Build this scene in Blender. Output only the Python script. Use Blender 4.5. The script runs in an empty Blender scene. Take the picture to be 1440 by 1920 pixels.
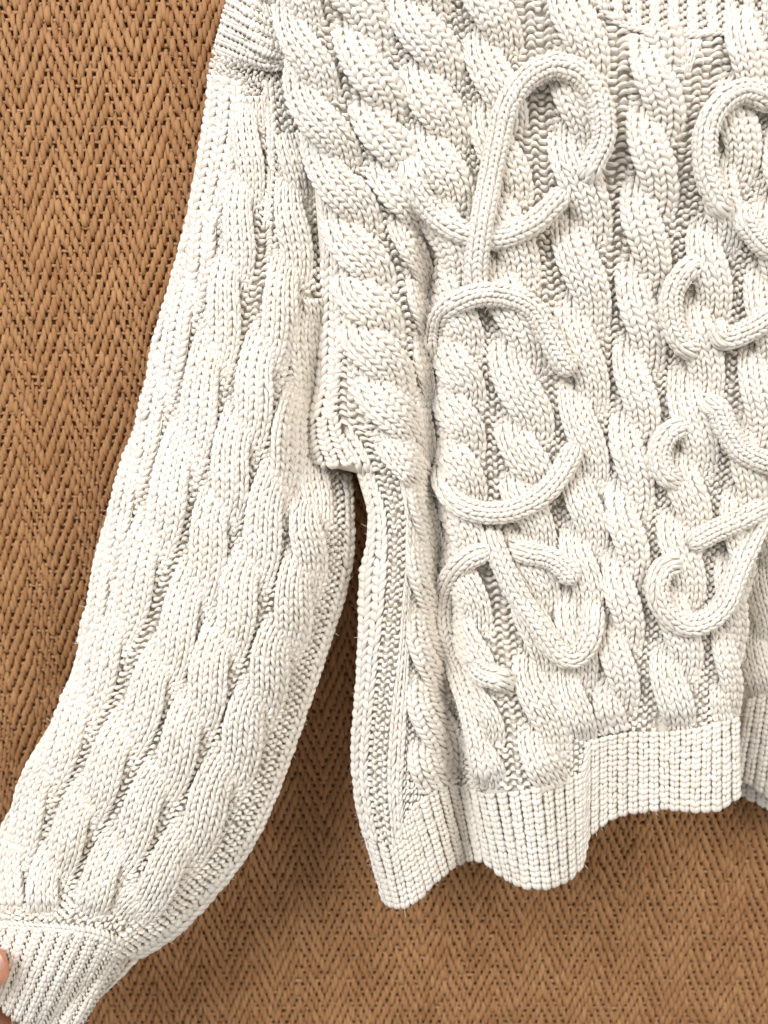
import bpy, math
import numpy as np

# ------------------------------------------------------------------ camera, light, exposure
# Lengths below are in "units" of 1/3600 m.  Garment coordinates: X right, Y up, h out of the wall
# towards the viewer, in a frame pitched down a little with the camera.
D = 1500.0                    # viewing distance in units
S = 1.0 / 3600.0
TS = 0.167                    # tangent of the downward pitch
TH = math.atan(TS)
WH0 = -345.0                  # wall depth behind the reference plane
RV = np.array([1.0, 0, 0])
FV = np.array([0, math.cos(TH), -math.sin(TH)])
UV = np.array([0, math.sin(TH), math.cos(TH)])
CAM = np.array([0.0, -math.cos(TH) * (D - WH0) * S, 1.42])

scene = bpy.context.scene
cam_data = bpy.data.cameras.new("camera")
cam_data.sensor_fit = 'VERTICAL'
cam_data.sensor_height = 36.0
cam_data.lens = 36.0 * D / 1920.0
cam_data.clip_start = 0.01
cam_data.clip_end = 50
cam_data.dof.use_dof = True
cam_data.dof.focus_distance = 0.45
cam_data.dof.aperture_fstop = 4.5
cam = bpy.data.objects.new("camera", cam_data)
cam.location = CAM
cam.rotation_euler = (math.pi / 2 - TH, 0, 0)
scene.collection.objects.link(cam)
scene.camera = cam

world = bpy.data.worlds.new("World")
scene.world = world
world.use_nodes = True
bg = world.node_tree.nodes["Background"]
bg.inputs[0].default_value = (1.0, 0.975, 0.95, 1)
bg.inputs[1].default_value = 0.38


def area_light(name, loc, target, size, power, col):
    d = bpy.data.lights.new(name, 'AREA')
    d.shape = 'RECTANGLE'
    d.size, d.size_y = size
    d.energy = power
    d.color = col
    o = bpy.data.objects.new(name, d)
    o.location = loc
    from mathutils import Vector
    o.rotation_euler = (Vector(target) - Vector(loc)).to_track_quat('-Z', 'Y').to_euler()
    scene.collection.objects.link(o)
    return o


area_light("window_light", (-0.95, -1.3, 2.45), (0, 0, 1.3), (0.8, 0.8), 33.0, (0.985, 0.985, 1.0))
area_light("ceiling_light", (1.1, -1.2, 2.2), (0, 0, 1.35), (0.8, 0.8), 15.0, (1.0, 0.93, 0.84))

scene.view_settings.view_transform = 'Standard'
scene.view_settings.look = 'None'
scene.view_settings.exposure = 0.10
scene.view_settings.gamma = 1.0

rng = np.random.default_rng(11)


# ------------------------------------------------------------------ frames and small helpers
def to_world(P):
    P = np.asarray(P, float)
    return CAM + (P[..., 0:1] * RV + P[..., 1:2] * UV + (D - P[..., 2:3]) * FV) * S


def at(x, y, h):
    """point seen at column x, row y of the 1440 x 1920 picture with depth h"""
    k = 1 - np.asarray(h, float) / D
    return np.stack([(np.asarray(x, float) - 720) * k, (960 - np.asarray(y, float)) * k,
                     np.asarray(h, float) + 0 * k], -1)


def wall_h(y):
    q = 960 - np.asarray(y, float)
    return (WH0 + TS * q) / (1 + TS * q / D)


def curve(pts, n=None, step=4.0):
    """Catmull-Rom through pts, resampled evenly"""
    p = np.asarray(pts, float)
    if len(p) == 2:
        q = p[0] + (p[1] - p[0]) * np.linspace(0, 1, 40)[:, None]
    else:
        e = np.vstack([2 * p[0] - p[1], p, 2 * p[-1] - p[-2]])
        out = []
        for i in range(1, len(e) - 2):
            t = np.linspace(0, 1, 24, endpoint=False)[:, None]
            a, b, c, d = e[i - 1], e[i], e[i + 1], e[i + 2]
            out.append(0.5 * (2 * b + (c - a) * t + (2 * a - 5 * b + 4 * c - d) * t ** 2 + (3 * b - a - 3 * c + d) * t ** 3))
        q = np.vstack(out + [p[-1:]])
    L = np.concatenate([[0], np.cumsum(np.linalg.norm(np.diff(q[:, :2], axis=0), axis=1))])
    if n is None:
        n = max(4, int(L[-1] / step) + 1)
    t = np.linspace(0, L[-1], n)
    return np.stack([np.interp(t, L, q[:, k]) for k in range(q.shape[1])], -1)


def smooth(a, b, x):
    t = np.clip((np.asarray(x, float) - a) / (b - a), 0, 1)
    return t * t * (3 - 2 * t)


def yfun(pts):
    p = np.array(pts, float)
    return lambda y: np.interp(y, p[:, 1], p[:, 0])


# ------------------------------------------------------------------ objects
COL = scene.collection


def tag(o, label=None, cat=None, group=None, kind=None):
    if label: o["label"] = label
    if cat: o["category"] = cat
    if group: o["group"] = group
    if kind: o["kind"] = kind
    return o


def empty(name, loc):
    o = bpy.data.objects.new(name, None)
    o.empty_display_size = 0.02
    o.location = loc
    COL.objects.link(o)
    return o


class MB:
    """collects quads; build() links them as one mesh object"""

    def __init__(self):
        self.v, self.f, self.uv, self.r, self.n = [], [], [], [], 0

    def add(self, V, F, uv=None, rnd=None):
        V = np.asarray(V, float).reshape(-1, 3)
        self.v.append(V)
        self.f.append(np.asarray(F, np.int64) + self.n)
        self.uv.append(np.zeros((len(V), 2)) if uv is None else np.asarray(uv, float))
        self.r.append(np.zeros(len(V)) + 0.5 if rnd is None else np.asarray(rnd, float))
        self.n += len(V)

    def mesh(self, name, origin=(0, 0, 0), wspace=False):
        V = np.vstack(self.v)
        if not wspace: V = to_world(V)
        V = V - np.asarray(origin)
        F = np.vstack(self.f)
        uv = np.vstack(self.uv)
        rr = np.concatenate(self.r)
        me = bpy.data.meshes.new(name)
        me.vertices.add(len(V))
        me.vertices.foreach_set("co", V.astype(np.float32).ravel())
        me.loops.add(F.size)
        me.loops.foreach_set("vertex_index", F.astype(np.int32).ravel())
        me.polygons.add(len(F))
        me.polygons.foreach_set("loop_start", np.arange(0, F.size, 4, dtype=np.int32))
        me.polygons.foreach_set("use_smooth", np.ones(len(F), dtype=bool))
        ul = me.uv_layers.new(name="yarn")
        ul.data.foreach_set("uv", uv[F.ravel()].astype(np.float32).ravel())
        at_ = me.attributes.new("rnd", 'FLOAT', 'POINT')
        at_.data.foreach_set("value", rr.astype(np.float32))
        me.update(calc_edges=True)
        me.validate()
        return me

    def build(self, name, mat, parent=None, origin=None, wspace=False):
        if origin is None:
            origin = SW_ORG if parent is not None else (0, 0, 0)
        me = self.mesh(name, origin, wspace)
        me.materials.append(mat)
        o = bpy.data.objects.new(name, me)
        COL.objects.link(o)
        if parent is not None: o.parent = parent
        return o


# ------------------------------------------------------------------ materials
def new_mat(name):
    m = bpy.data.materials.new(name)
    m.use_nodes = True
    nt = m.node_tree
    return m, nt, nt.nodes["Principled BSDF"]


def nd(nt, typ, **kw):
    n = nt.nodes.new(typ)
    for k, v in kw.items(): setattr(n, k, v)
    return n


def math_node(nt, op, a, b=None, c=None):
    n = nd(nt, 'ShaderNodeMath', operation=op)
    for i, q in enumerate((a, b, c)):
        if q is None: continue
        if isinstance(q, (int, float)): n.inputs[i].default_value = q
        else: nt.links.new(q, n.inputs[i])
    return n.outputs[0]


def fibre_material(name, c1, c2, plies, twist, bump, rough, noise_scale, sheen=0.0, fuzz=0.0):
    m, nt, b = new_mat(name)
    L = nt.links.new
    uvn = nd(nt, 'ShaderNodeUVMap', uv_map="yarn")
    sep = nd(nt, 'ShaderNodeSeparateXYZ')
    L(uvn.outputs[0], sep.inputs[0])
    u, v = sep.outputs[0], sep.outputs[1]
    ph = math_node(nt, 'ADD', math_node(nt, 'MULTIPLY', v, plies * 2 * math.pi), math_node(nt, 'MULTIPLY', u, twist * 2 * math.pi))
    ply = math_node(nt, 'ABSOLUTE', math_node(nt, 'SINE', math_node(nt, 'MULTIPLY', ph, 0.5)))
    ply = math_node(nt, 'POWER', ply, 0.5)
    ph2 = math_node(nt, 'ADD', math_node(nt, 'MULTIPLY', v, plies * 4 * 2 * math.pi), math_node(nt, 'MULTIPLY', u, twist * 5))
    fine = math_node(nt, 'MULTIPLY', math_node(nt, 'SINE', ph2), 0.12)
    tc = nd(nt, 'ShaderNodeTexCoord')
    ns = nd(nt, 'ShaderNodeTexNoise')
    ns.inputs['Scale'].default_value = 2600
    ns.inputs['Detail'].default_value = 2
    L(tc.outputs['Object'], ns.inputs['Vector'])
    hgt = math_node(nt, 'ADD', math_node(nt, 'ADD', ply, fine), math_node(nt, 'MULTIPLY', ns.outputs[0], 0.7))
    bp = nd(nt, 'ShaderNodeBump')
    bp.inputs['Strength'].default_value = 1.0
    bp.inputs['Distance'].default_value = bump
    L(hgt, bp.inputs['Height'])
    L(bp.outputs[0], b.inputs['Normal'])
    n2 = nd(nt, 'ShaderNodeTexNoise')
    n2.inputs['Scale'].default_value = noise_scale
    n2.inputs['Detail'].default_value = 3
    L(tc.outputs['Object'], n2.inputs['Vector'])
    at_ = nd(nt, 'ShaderNodeAttribute', attribute_name="rnd")
    fac = math_node(nt, 'ADD', math_node(nt, 'MULTIPLY', at_.outputs['Fac'], 0.6), math_node(nt, 'MULTIPLY_ADD', n2.outputs[0], 1.4, -0.5))
    mix = nd(nt, 'ShaderNodeMix', data_type='RGBA')
    mix.clamp_factor = True
    L(fac, mix.inputs[0])
    mix.inputs[6].default_value = (*c1, 1)
    mix.inputs[7].default_value = (*c2, 1)
    L(mix.outputs[2], b.inputs['Base Color'])
    b.inputs['Roughness'].default_value = rough
    b.inputs['Specular IOR Level'].default_value = 0.25
    b.inputs['Sheen Weight'].default_value = sheen
    b.inputs['Sheen Roughness'].default_value = 0.6
    return m


YARN = fibre_material("cream_cotton_yarn", (0.845, 0.78, 0.685), (0.905, 0.868, 0.812), 3, 0.9, 0.00020, 0.85, 30, sheen=0.08)
SISAL = fibre_material("woven_sisal", (0.33, 0.158, 0.064), (0.475, 0.258, 0.116), 4, 0.6, 0.00020, 0.6, 22, sheen=0.0)
WEFT = fibre_material("sisal_weft", (0.37, 0.19, 0.088), (0.50, 0.285, 0.14), 2, 40, 0.0002, 0.7, 40)
BACK, nt_, b_ = new_mat("shaded_backing")
b_.inputs['Base Color'].default_value = (0.24, 0.10, 0.04, 1)  # backing browner than the strands: shade of the weave gaps put into its colour
b_.inputs['Roughness'].default_value = 0.9
LINING = fibre_material("knit_inside", (0.80, 0.73, 0.62), (0.85, 0.80, 0.71), 1, 0, 0.0003, 0.9, 60)

# ------------------------------------------------------------------ wall covered with herringbone sisal
HALF = 9                      # columns in one leg of the zigzag
CP, STEP, REP = 6.9, 16.0, 48.0
WALL_ORG = np.array([0.0, 0.0, to_world(at(720, 960, WH0))[2]])


def wall_pt(a, b, c):
    """a right, b down along the wall, c out of the wall (units) -> world"""
    return np.stack([a * S, -c * S, WALL_ORG[2] - b * S], -1)


wall = None


def build_wall():
    A0, A1, B0, B1 = -1330, 1330, -1480, 1560
    mb = MB()
    a = np.linspace(A0, A1, 12); b = np.linspace(B0, B1, 12)
    aa, bb = np.meshgrid(a, b)
    V = wall_pt(aa, bb, -7 + 0 * aa).reshape(-1, 3)
    F = [[i * 12 + j, i * 12 + j + 1, (i + 1) * 12 + j + 1, (i + 1) * 12 + j] for i in range(11) for j in range(11)]
    mb.add(V, np.array(F)[:, ::-1])
    w = mb.build("wall", BACK, None, WALL_ORG, True)
    w.location = WALL_ORG
    tag(w, "brown wall covering woven of thick sisal strands in a herringbone zigzag", None, None, "structure")
    # horizontal weft threads
    mb = MB()
    nb = int((B1 - B0) / STEP)
    m = 5
    for i in range(nb):
        aS = np.arange(A0, A1, 14.0)
        bc = B0 + (i + 0.45) * STEP + np.cumsum(rng.normal(0, 0.25, len(aS))) * 0.3 + 2.2 * np.sin(aS * 0.0021) * np.sin(i * .02)
        cc = -1.6 + 1.3 * np.sin(aS * math.pi / CP / 1.5 + i * 2.1) + rng.normal(0, .3, len(aS))
        al = np.linspace(-0.35, math.pi + .35, m)
        r = 4.0 + rng.normal(0, .35, (len(aS), 1))
        P = wall_pt(aS[:, None] + 0 * al, bc[:, None] - r * np.cos(al), cc[:, None] + r * .8 * np.sin(al))
        n = len(aS)
        ii, jj = np.meshgrid(np.arange(n - 1), np.arange(m - 1), indexing='ij')
        F = np.stack([ii * m + jj, (ii + 1) * m + jj, (ii + 1) * m + jj + 1, ii * m + jj + 1], -1).reshape(-1, 4)
        uv = np.stack([np.repeat(aS / 400, m), np.tile(al / 6.28, n)], -1)
        mb.add(P.reshape(-1, 3), F, uv, np.repeat(rng.random(), n * m))
    wf = mb.build("weft_threads", WEFT, w, WALL_ORG, True)
    wf["kind"] = "stuff"
    # vertical floats: each is a fat strand lying over the wefts
    nc = int((A1 - A0) / CP)
    tau = np.array([0, .07, .22, .42, .62, .82, .94, 1.0])
    rad = np.array([.30, .62, .92, 1.0, 1.0, .88, .58, .26])
    arch = np.array([-2.6, -.3, 2.2, 3.2, 3.1, 1.9, -.5, -2.6])
    m = 5
    al = np.linspace(-0.25, math.pi + 0.25, m)
    F1 = np.array([[i * m + j, i * m + j + 1, (i + 1) * m + j + 1, (i + 1) * m + j] for i in range(len(tau) - 1) for j in range(m - 1)])
    uv1 = np.stack([np.repeat(tau, m), np.tile(al / 6.28, len(tau))], -1)
    centres, verts, rnds = [], [], []
    drift = np.cumsum(rng.normal(0, .5, nc)) * .5
    for c in range(nc):
        q = c % (2 * HALF)
        ph = q if q < HALF else 2 * HALF - q
        if q >= HALF: ph -= .15
        b0 = B0 + ph * STEP
        bs = np.arange(b0 % REP + B0 - REP, B1, REP)
        n = len(bs)
        bs = bs + rng.normal(0, 1.7, n) + drift[c] * .6
        ac = A0 + c * CP + rng.normal(0, .75, n) + 3.0 * np.sin(bs * .0035) + 1.8 * np.sin(bs * .013 + c * .21)
        ln = 38.5 + rng.normal(0, 3.2, n)
        r = 5.45 * (1 + rng.normal(0, .15, n))
        thin = rng.random(n) < .03
        r[thin] *= .72
        lean = (2.2 if q < HALF else -1.0) + rng.normal(0, 1.6, n)
        lift = rng.normal(0, .7, n)
        A = ac[:, None, None] + (lean[:, None] * (tau - .5) * 1.0)[:, :, None] - (r[:, None] * rad)[:, :, None] * np.cos(al)
        Bq = bs[:, None, None] + (ln[:, None] * tau)[:, :, None] + 0 * al
        Cq = (arch[None, :] + lift[:, None])[:, :, None] + (r[:, None] * rad * .82)[:, :, None] * np.sin(al)
        verts.append(np.stack([A, Bq, Cq], -1))
        centres.append(np.stack([ac, bs + ln / 2], -1))
        rnds.append(rng.random(n))
    verts = np.concatenate(verts).reshape(-1, len(tau) * m, 3)
    centres = np.concatenate(centres)
    rnds = np.concatenate(rnds)
    # the 300 nearest the top left corner of the view show largest
    kx, ky = -905, -1010
    d = np.hypot((centres[:, 0] - kx) * 1.0, (centres[:, 1] - ky) * .8)
    vis = (centres[:, 0] > -880) & (centres[:, 1] > -1080)
    order = np.argsort(np.where(vis, d, 1e9))
    single = order[:300]
    rest = order[300:]
    nv = len(tau) * m
    mb = MB()
    V = verts[rest]
    P = wall_pt(V[..., 0], V[..., 1], V[..., 2]).reshape(-1, 3)
    F = (F1[None] + (np.arange(len(rest)) * nv)[:, None, None]).reshape(-1, 4)
    mb.add(P, F, np.tile(uv1, (len(rest), 1)), np.repeat(rnds[rest], nv))
    o = mb.build("sisal_strands", SISAL, w, WALL_ORG, True)
    o["kind"] = "stuff"
    n = 2600
    st = np.stack([rng.uniform(-1000, 1000, n), rng.uniform(-1150, 1250, n), rng.uniform(6, 8.5, n)], -1)
    an = rng.normal(math.pi / 2, .8, n)
    ln = rng.uniform(8, 34, n)
    cv = rng.normal(0, .5, n)
    rows = []
    for t in (0, .33, .66, 1.0):
        a_ = an + cv * t
        c_ = st + np.stack([np.cos(a_) * ln * t, np.sin(a_) * ln * t, 0 * a_ + 3.5 * math.sin(math.pi * t * .8)], -1)
        sd = np.stack([-np.sin(a_), np.cos(a_), 0 * a_], -1) * .35
        rows += [c_ - sd, c_ + sd]
    V = np.stack(rows, 1)
    mb = MB()
    Fh = np.array([[0, 1, 3, 2], [2, 3, 5, 4], [4, 5, 7, 6]])
    mb.add(wall_pt(V[..., 0], V[..., 1], V[..., 2]).reshape(-1, 3), (Fh[None] + (np.arange(n) * 8)[:, None, None]).reshape(-1, 4), None, np.repeat(rng.random(n), 8))
    o = mb.build("stray_fibres", WEFT, w, WALL_ORG, True)
    o["kind"] = "stuff"
    for k in single:
        mb = MB()
        V = verts[k]
        P = wall_pt(V[:, 0], V[:, 1], V[:, 2])
        org = P.mean(0)
        mb.add(P, F1, uv1, np.repeat(rnds[k], nv))
        o = mb.build("sisal_strand", SISAL, w, org, True)
        o.location = org - WALL_ORG
    return w


wall = build_wall()

# ------------------------------------------------------------------ knit engine
SIDES = 7


def leg_template(path, ra, rc, prof, axis):
    """path: (k,3) of (u,v,c); rings lie in the u-c plane (axis 0) or v-c plane (axis 1)"""
    k = len(path)
    al = np.linspace(0, 2 * math.pi, SIDES, endpoint=False)
    V = np.repeat(path[:, None, :], SIDES, 1).astype(float)
    V[:, :, axis] += (ra * prof)[:, None] * np.cos(al)
    V[:, :, 2] += (rc * prof)[:, None] * np.sin(al)
    F = []
    for i in range(k - 1):
        for j in range(SIDES):
            a, b = i * SIDES + j, i * SIDES + (j + 1) % SIDES
            F.append([a, b, b + SIDES, a + SIDES])
    t = np.linspace(0, 1, k)
    uv = np.stack([np.repeat(t, SIDES), np.tile(al / (2 * math.pi), k)], -1)
    return V.reshape(-1, 3), np.array(F), uv


_t = np.linspace(0, 1, 7)
_prof = np.array([.26, .68, .95, 1.0, .95, .70, .24])
_arch = np.array([-3.4, -.4, 1.7, 2.6, 2.5, 1.0, -1.6])


def knit_legs(top=.42, bot=.06, length=1.66, ra=.226, rc=4.5, v0=-.42, flat=.8):
    out = []
    for sgn in (-1, 1):
        u = .5 + sgn * (top + (bot - top) * _t ** .9)
        v = v0 + length * _t
        p = np.stack([u, v, _arch * flat], -1)
        out.append(leg_template(p, ra, rc, _prof, 0))
    return out


def purl_legs():
    out = []
    t = _t
    pr = np.array([.45, .8, 1, 1, 1, .8, .45])
    ar = np.array([-2.6, .2, 2.0, 2.6, 2.0, .2, -2.6])
    ar = np.array([-3.4, -.2, 1.8, 2.5, 1.8, -.2, -3.4])
    p = np.stack([-.04 + .62 * t, .50 - .36 * np.sin(math.pi * t), ar + .6], -1)
    out.append(leg_template(p, .325, 5.2, pr, 1))
    p = np.stack([.44 + .62 * t, .50 + .30 * np.sin(math.pi * t), ar - .3], -1)
    out.append(leg_template(p, .325, 5.2, pr, 1))
    return out


KNIT = knit_legs()
KNIT_RIB = knit_legs(.42, .10, 1.55, .27, 4.4, -.40, .30)
KNIT_LONG = knit_legs(.33, .12, 1.9, .24, 4.4, -.45, .6)
PURL = purl_legs()


FUZZ = {}
FUZZ_KEY = ['body']


class Strip:
    def __init__(self, G, wrap=False):
        self.G = G
        ds = np.gradient(G, axis=0)
        if wrap:
            df = np.roll(G, -1, 1) - np.roll(G, 1, 1)
        else:
            df = np.gradient(G, axis=1)
        N = np.cross(df, ds)
        N /= np.linalg.norm(N, axis=-1, keepdims=True) + 1e-9
        if not wrap:
            if np.mean(N[..., 2]) > 0: pass
            else: N = -N
        self.N = N
        self.wrap = wrap
        mid = G[:, G.shape[1] // 2]
        self.len = np.linalg.norm(np.diff(mid, axis=0), axis=1).sum()
        if wrap:
            self.width = np.linalg.norm(np.roll(G, -1, 1) - G, axis=-1).sum(1)
        else:
            self.width = np.linalg.norm(np.diff(G, axis=1), axis=-1).sum(1)

    def sample(self, s, f):
        G, N = self.G, self.N
        ns, nf = G.shape[:2]
        s = np.clip(s, 0, 1) * (ns - 1)
        i = np.clip(np.floor(s).astype(int), 0, ns - 2)
        a = (s - i)[..., None]
        if self.wrap:
            f = np.mod(f, 1.0) * nf
            j = np.floor(f).astype(int) % nf
            j2 = (j + 1) % nf
            b = (f - np.floor(f))[..., None]
        else:
            f = f * (nf - 1)
            j = np.clip(np.floor(f).astype(int), 0, nf - 2)
            j2 = j + 1
            b = (f - j)[..., None]
        w = [(i, j, (1 - a) * (1 - b)), (i, j2, (1 - a) * b), (i + 1, j, a * (1 - b)), (i + 1, j2, a * b)]
        P = sum(G[p, q] * k for p, q, k in w)
        M = sum(N[p, q] * k for p, q, k in w)
        M /= np.linalg.norm(M, axis=-1, keepdims=True) + 1e-9
        return P, M


def stitches(mb, st, nw, templ, pitch=17.0, cscale=None, jit=1.0, f0=0.0, f1=1.0, row_shift=0.0, thick=1.0):
    rows = max(2, int(round(st.len / pitch)))
    ii, jj = np.meshgrid(np.arange(rows), np.arange(nw), indexing='ij')
    ii, jj = ii.ravel(), jj.ravel()
    n = len(ii)
    wl = np.interp((ii + .5) / rows, np.linspace(0, 1, len(st.width)), st.width) * (f1 - f0) / nw
    cs = np.clip(wl / 21.0, .5, 1.15) if cscale is None else np.full(n, cscale)
    for V, F, uv in templ:
        k = len(V)
        du = rng.normal(0, .022, (n, 1)) * jit
        dv = rng.normal(0, .055, (n, 1)) * jit
        sk = rng.normal(0, .05, (n, 1)) * jit
        ws = 1 + rng.normal(0, .10, (n, 1)) * jit
        uu = V[None, :, 0]
        cu = uu.mean()
        uu = cu + (uu - cu) * ws + du + sk * (V[None, :, 1] - .4) * .5
        vv = V[None, :, 1] + dv + row_shift
        s = (ii[:, None] + vv) / rows
        f = f0 + (f1 - f0) * (jj[:, None] + uu) / nw
        P, N = st.sample(s, f)
        c = (V[None, :, 2] * cs[:, None] * thick + rng.normal(0, .55, (n, 1)) * jit)
        # stitches whose ends leave the strip are tucked in
        over = np.clip(-s, 0, None) + np.clip(s - 1, 0, None)
        c = c - over * rows * 5
        P = P + N * c[..., None]
        pick = rng.integers(SIDES, k - SIDES, n)
        ar_ = np.arange(n)
        FUZZ.setdefault(FUZZ_KEY[0], []).append((P[ar_, pick], N[ar_, pick]))
        FF = (F[None] + (np.arange(n) * k)[:, None, None]).reshape(-1, 4)
        mb.add(P.reshape(-1, 3), FF, np.tile(uv, (n, 1)), np.repeat(rng.random(n), k))


def grid_faces(ns, nf):
    ii, jj = np.meshgrid(np.arange(ns - 1), np.arange(nf - 1), indexing='ij')
    return np.stack([ii * nf + jj, ii * nf + jj + 1, (ii + 1) * nf + jj + 1, (ii + 1) * nf + jj], -1).reshape(-1, 4)


def sheet(mb, G, off=0.0, N=None):
    P = G if N is None else G + N * off
    mb.add(P.reshape(-1, 3), grid_faces(*G.shape[:2])[:, ::-1], None, None)


# ------------------------------------------------------------------ large shape of the garment
SL_L = yfun([(432, -60), (426, 0), (402, 110), (386, 200), (345, 430), (281, 660), (262, 790), (225, 880), (190, 1010), (178, 1080),
             (140, 1240), (110, 1330), (56, 1420), (40, 1500), (12, 1580), (-10, 1650), (-60, 1750), (-120, 1850), (-180, 1950)])
SL_R = yfun([(570, -60), (600, 100), (640, 300), (655, 600), (655, 800), (658, 900), (663, 960), (661, 1040), (645, 1120), (600, 1260),
             (552, 1400), (492, 1560), (430, 1650), (350, 1740), (258, 1800), (200, 1850), (130, 1920), (95, 1960)])
BD_L = yfun([(545, -60), (545, 150), (588, 330), (600, 480), (592, 640), (590, 720), (571, 790), (570, 840), (586, 872), (640, 878), (668, 886),
             (690, 960), (687, 1020), (673, 1080), (672, 1160), (667, 1280), (658, 1400), (665, 1500), (682, 1570), (722, 1700)])
BD_R = yfun([(1560, -60), (1540, 700), (1470, 880), (1438, 950), (1402, 1080), (1389, 1200), (1386, 1345), (1389, 1500), (1389, 1700)])
VALLEY = yfun([(775, 300), (800, 420), (808, 500), (811, 700), (815, 900), (828, 1100), (850, 1300), (868, 1480), (878, 1620)])


def H_body(x, y):
    x = np.asarray(x, float); y = np.asarray(y, float)
    off = 150 + 150 * smooth(500, 1750, y) + 0 * x
    # fold that tucks the side of the body behind the front
    dv = x - VALLEY(y)
    off -= (95 * smooth(330, 560, y)) * np.exp(-(dv / np.where(dv < 0, 30., 24.)) ** 2)
    fl = np.interp(y, [300, 700, 900, 1200, 1600], [640, 690, 738, 735, 760])
    off += 55 * smooth(380, 700, y) * np.exp(-((x - fl) / 62.) ** 2)
    rd = np.interp(y, [900, 1200, 1500, 1700], [900, 930, 985, 1010])
    off += 85 * smooth(950, 1550, y) * np.exp(-((x - rd) / 68.) ** 2)
    off -= 45 * smooth(1250, 1500, y) * np.exp(-((x - 1140) / 42.) ** 2)
    off += 35 * smooth(1200, 1500, y) * np.exp(-((x - 1310) / 70.) ** 2)
    off += 16 * np.sin(x * .011 + 1.0) * np.sin(y * .006 + .6)
    xl, xr = BD_L(y), BD_R(y)
    off -= (75 - 35 * smooth(860, 950, y) - 62 * smooth(640, 430, y)) * np.exp(-np.clip(x - xl + 3, 0, None) / 20.)
    off -= 36 * np.exp(-np.clip(xr - x + 3, 0, None) / 18.)
    # neck opening drops back a little
    off -= 40 * np.exp(-((x - 1290) / 150.) ** 2) * smooth(110, -10, y)
    return wall_h(y) + off


def H_sleeve(x, y):
    x = np.asarray(x, float); y = np.asarray(y, float)
    xl, xr = SL_L(y), SL_R(y)
    t = np.clip((x - xl) / (xr - xl), 0, 1)
    prof = (1 - np.abs(2 * t - 1) ** 2.4).clip(0, 1) ** .85
    lift = 320 * smooth(150, 2150, y)
    amp = np.interp(y, [0, 300, 900, 1800], [95, 110, 135, 120])
    off = 20 + lift + amp * prof
    off -= 95 * smooth(510, 600, x) * smooth(1000, 840, y) * smooth(520, 740, y)
    off = np.maximum(off, 26)
    off += 9 * np.sin(x * .02 + y * .006) * np.sin(y * .009 + .8) * smooth(0, .2, t) * smooth(1, .8, t)
    # soft crumple above the cuff
    off -= 22 * np.exp(-(((x - 150) * .8 + (y - 1640) * .6) / 45.) ** 2) * np.exp(-((y - 1620) / 120.) ** 2)
    return wall_h(y) + off


def H_far(x, y):
    """the other sleeve, hanging behind the right side"""
    x = np.asarray(x, float); y = np.asarray(y, float)
    return wall_h(y) + 70 + 30 * smooth(1390, 1460, x) + 0 * y


SW_ORG = to_world(at(900, 1500, float(wall_h(1500)) + 60))
sweater = empty("sweater", SW_ORG)
tag(sweater, "cream chunky cable knit sweater with looping knitted cords, hanging on the woven wall", "sweater")


def path_strip(Lp, Rp, H, nf=7, dz=0.0, crown=0.0, n=None, step=4.0, fprof=None):
    """strip between two picture-space paths, lying dz above the fabric"""
    l0 = curve(Lp); n = n or max(8, len(l0))
    l, r = curve(Lp, n), curve(Rp, n)
    f = np.linspace(0, 1, nf)
    x = l[:, None, 0] + (r[:, None, 0] - l[:, None, 0]) * f
    y = l[:, None, 1] + (r[:, None, 1] - l[:, None, 1]) * f
    h = H(x, y) + dz - crown * (2 * f - 1) ** 2
    return Strip(at(x, y, h))


def knit_strip(name, parent, Lp, Rp, H, nw, kind='knit', dz=0.0, crown=0.0, pitch=17.0, nf=None, label=None, thick=1.0, mat=None):
    st = path_strip(Lp, Rp, H, nf or max(5, nw * 2 + 1), dz, crown)
    mb = MB()
    if kind == 'purl': nw = max(1, int(round(np.mean(st.width) / 23.0)))
    stitches(mb, st, nw, KNIT if kind == 'knit' else PURL, pitch, thick=thick, jit=1.0 if kind == 'knit' else 1.5)
    o = mb.build(name, mat or YARN, parent)
    if label: o["label"] = label
    return o


def offset_path(c, d):
    t = np.gradient(c, axis=0)
    t /= np.linalg.norm(t, axis=1, keepdims=True) + 1e-9
    return np.stack([c[:, 0] + t[:, 1] * d, c[:, 1] - t[:, 0] * d], -1)


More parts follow.
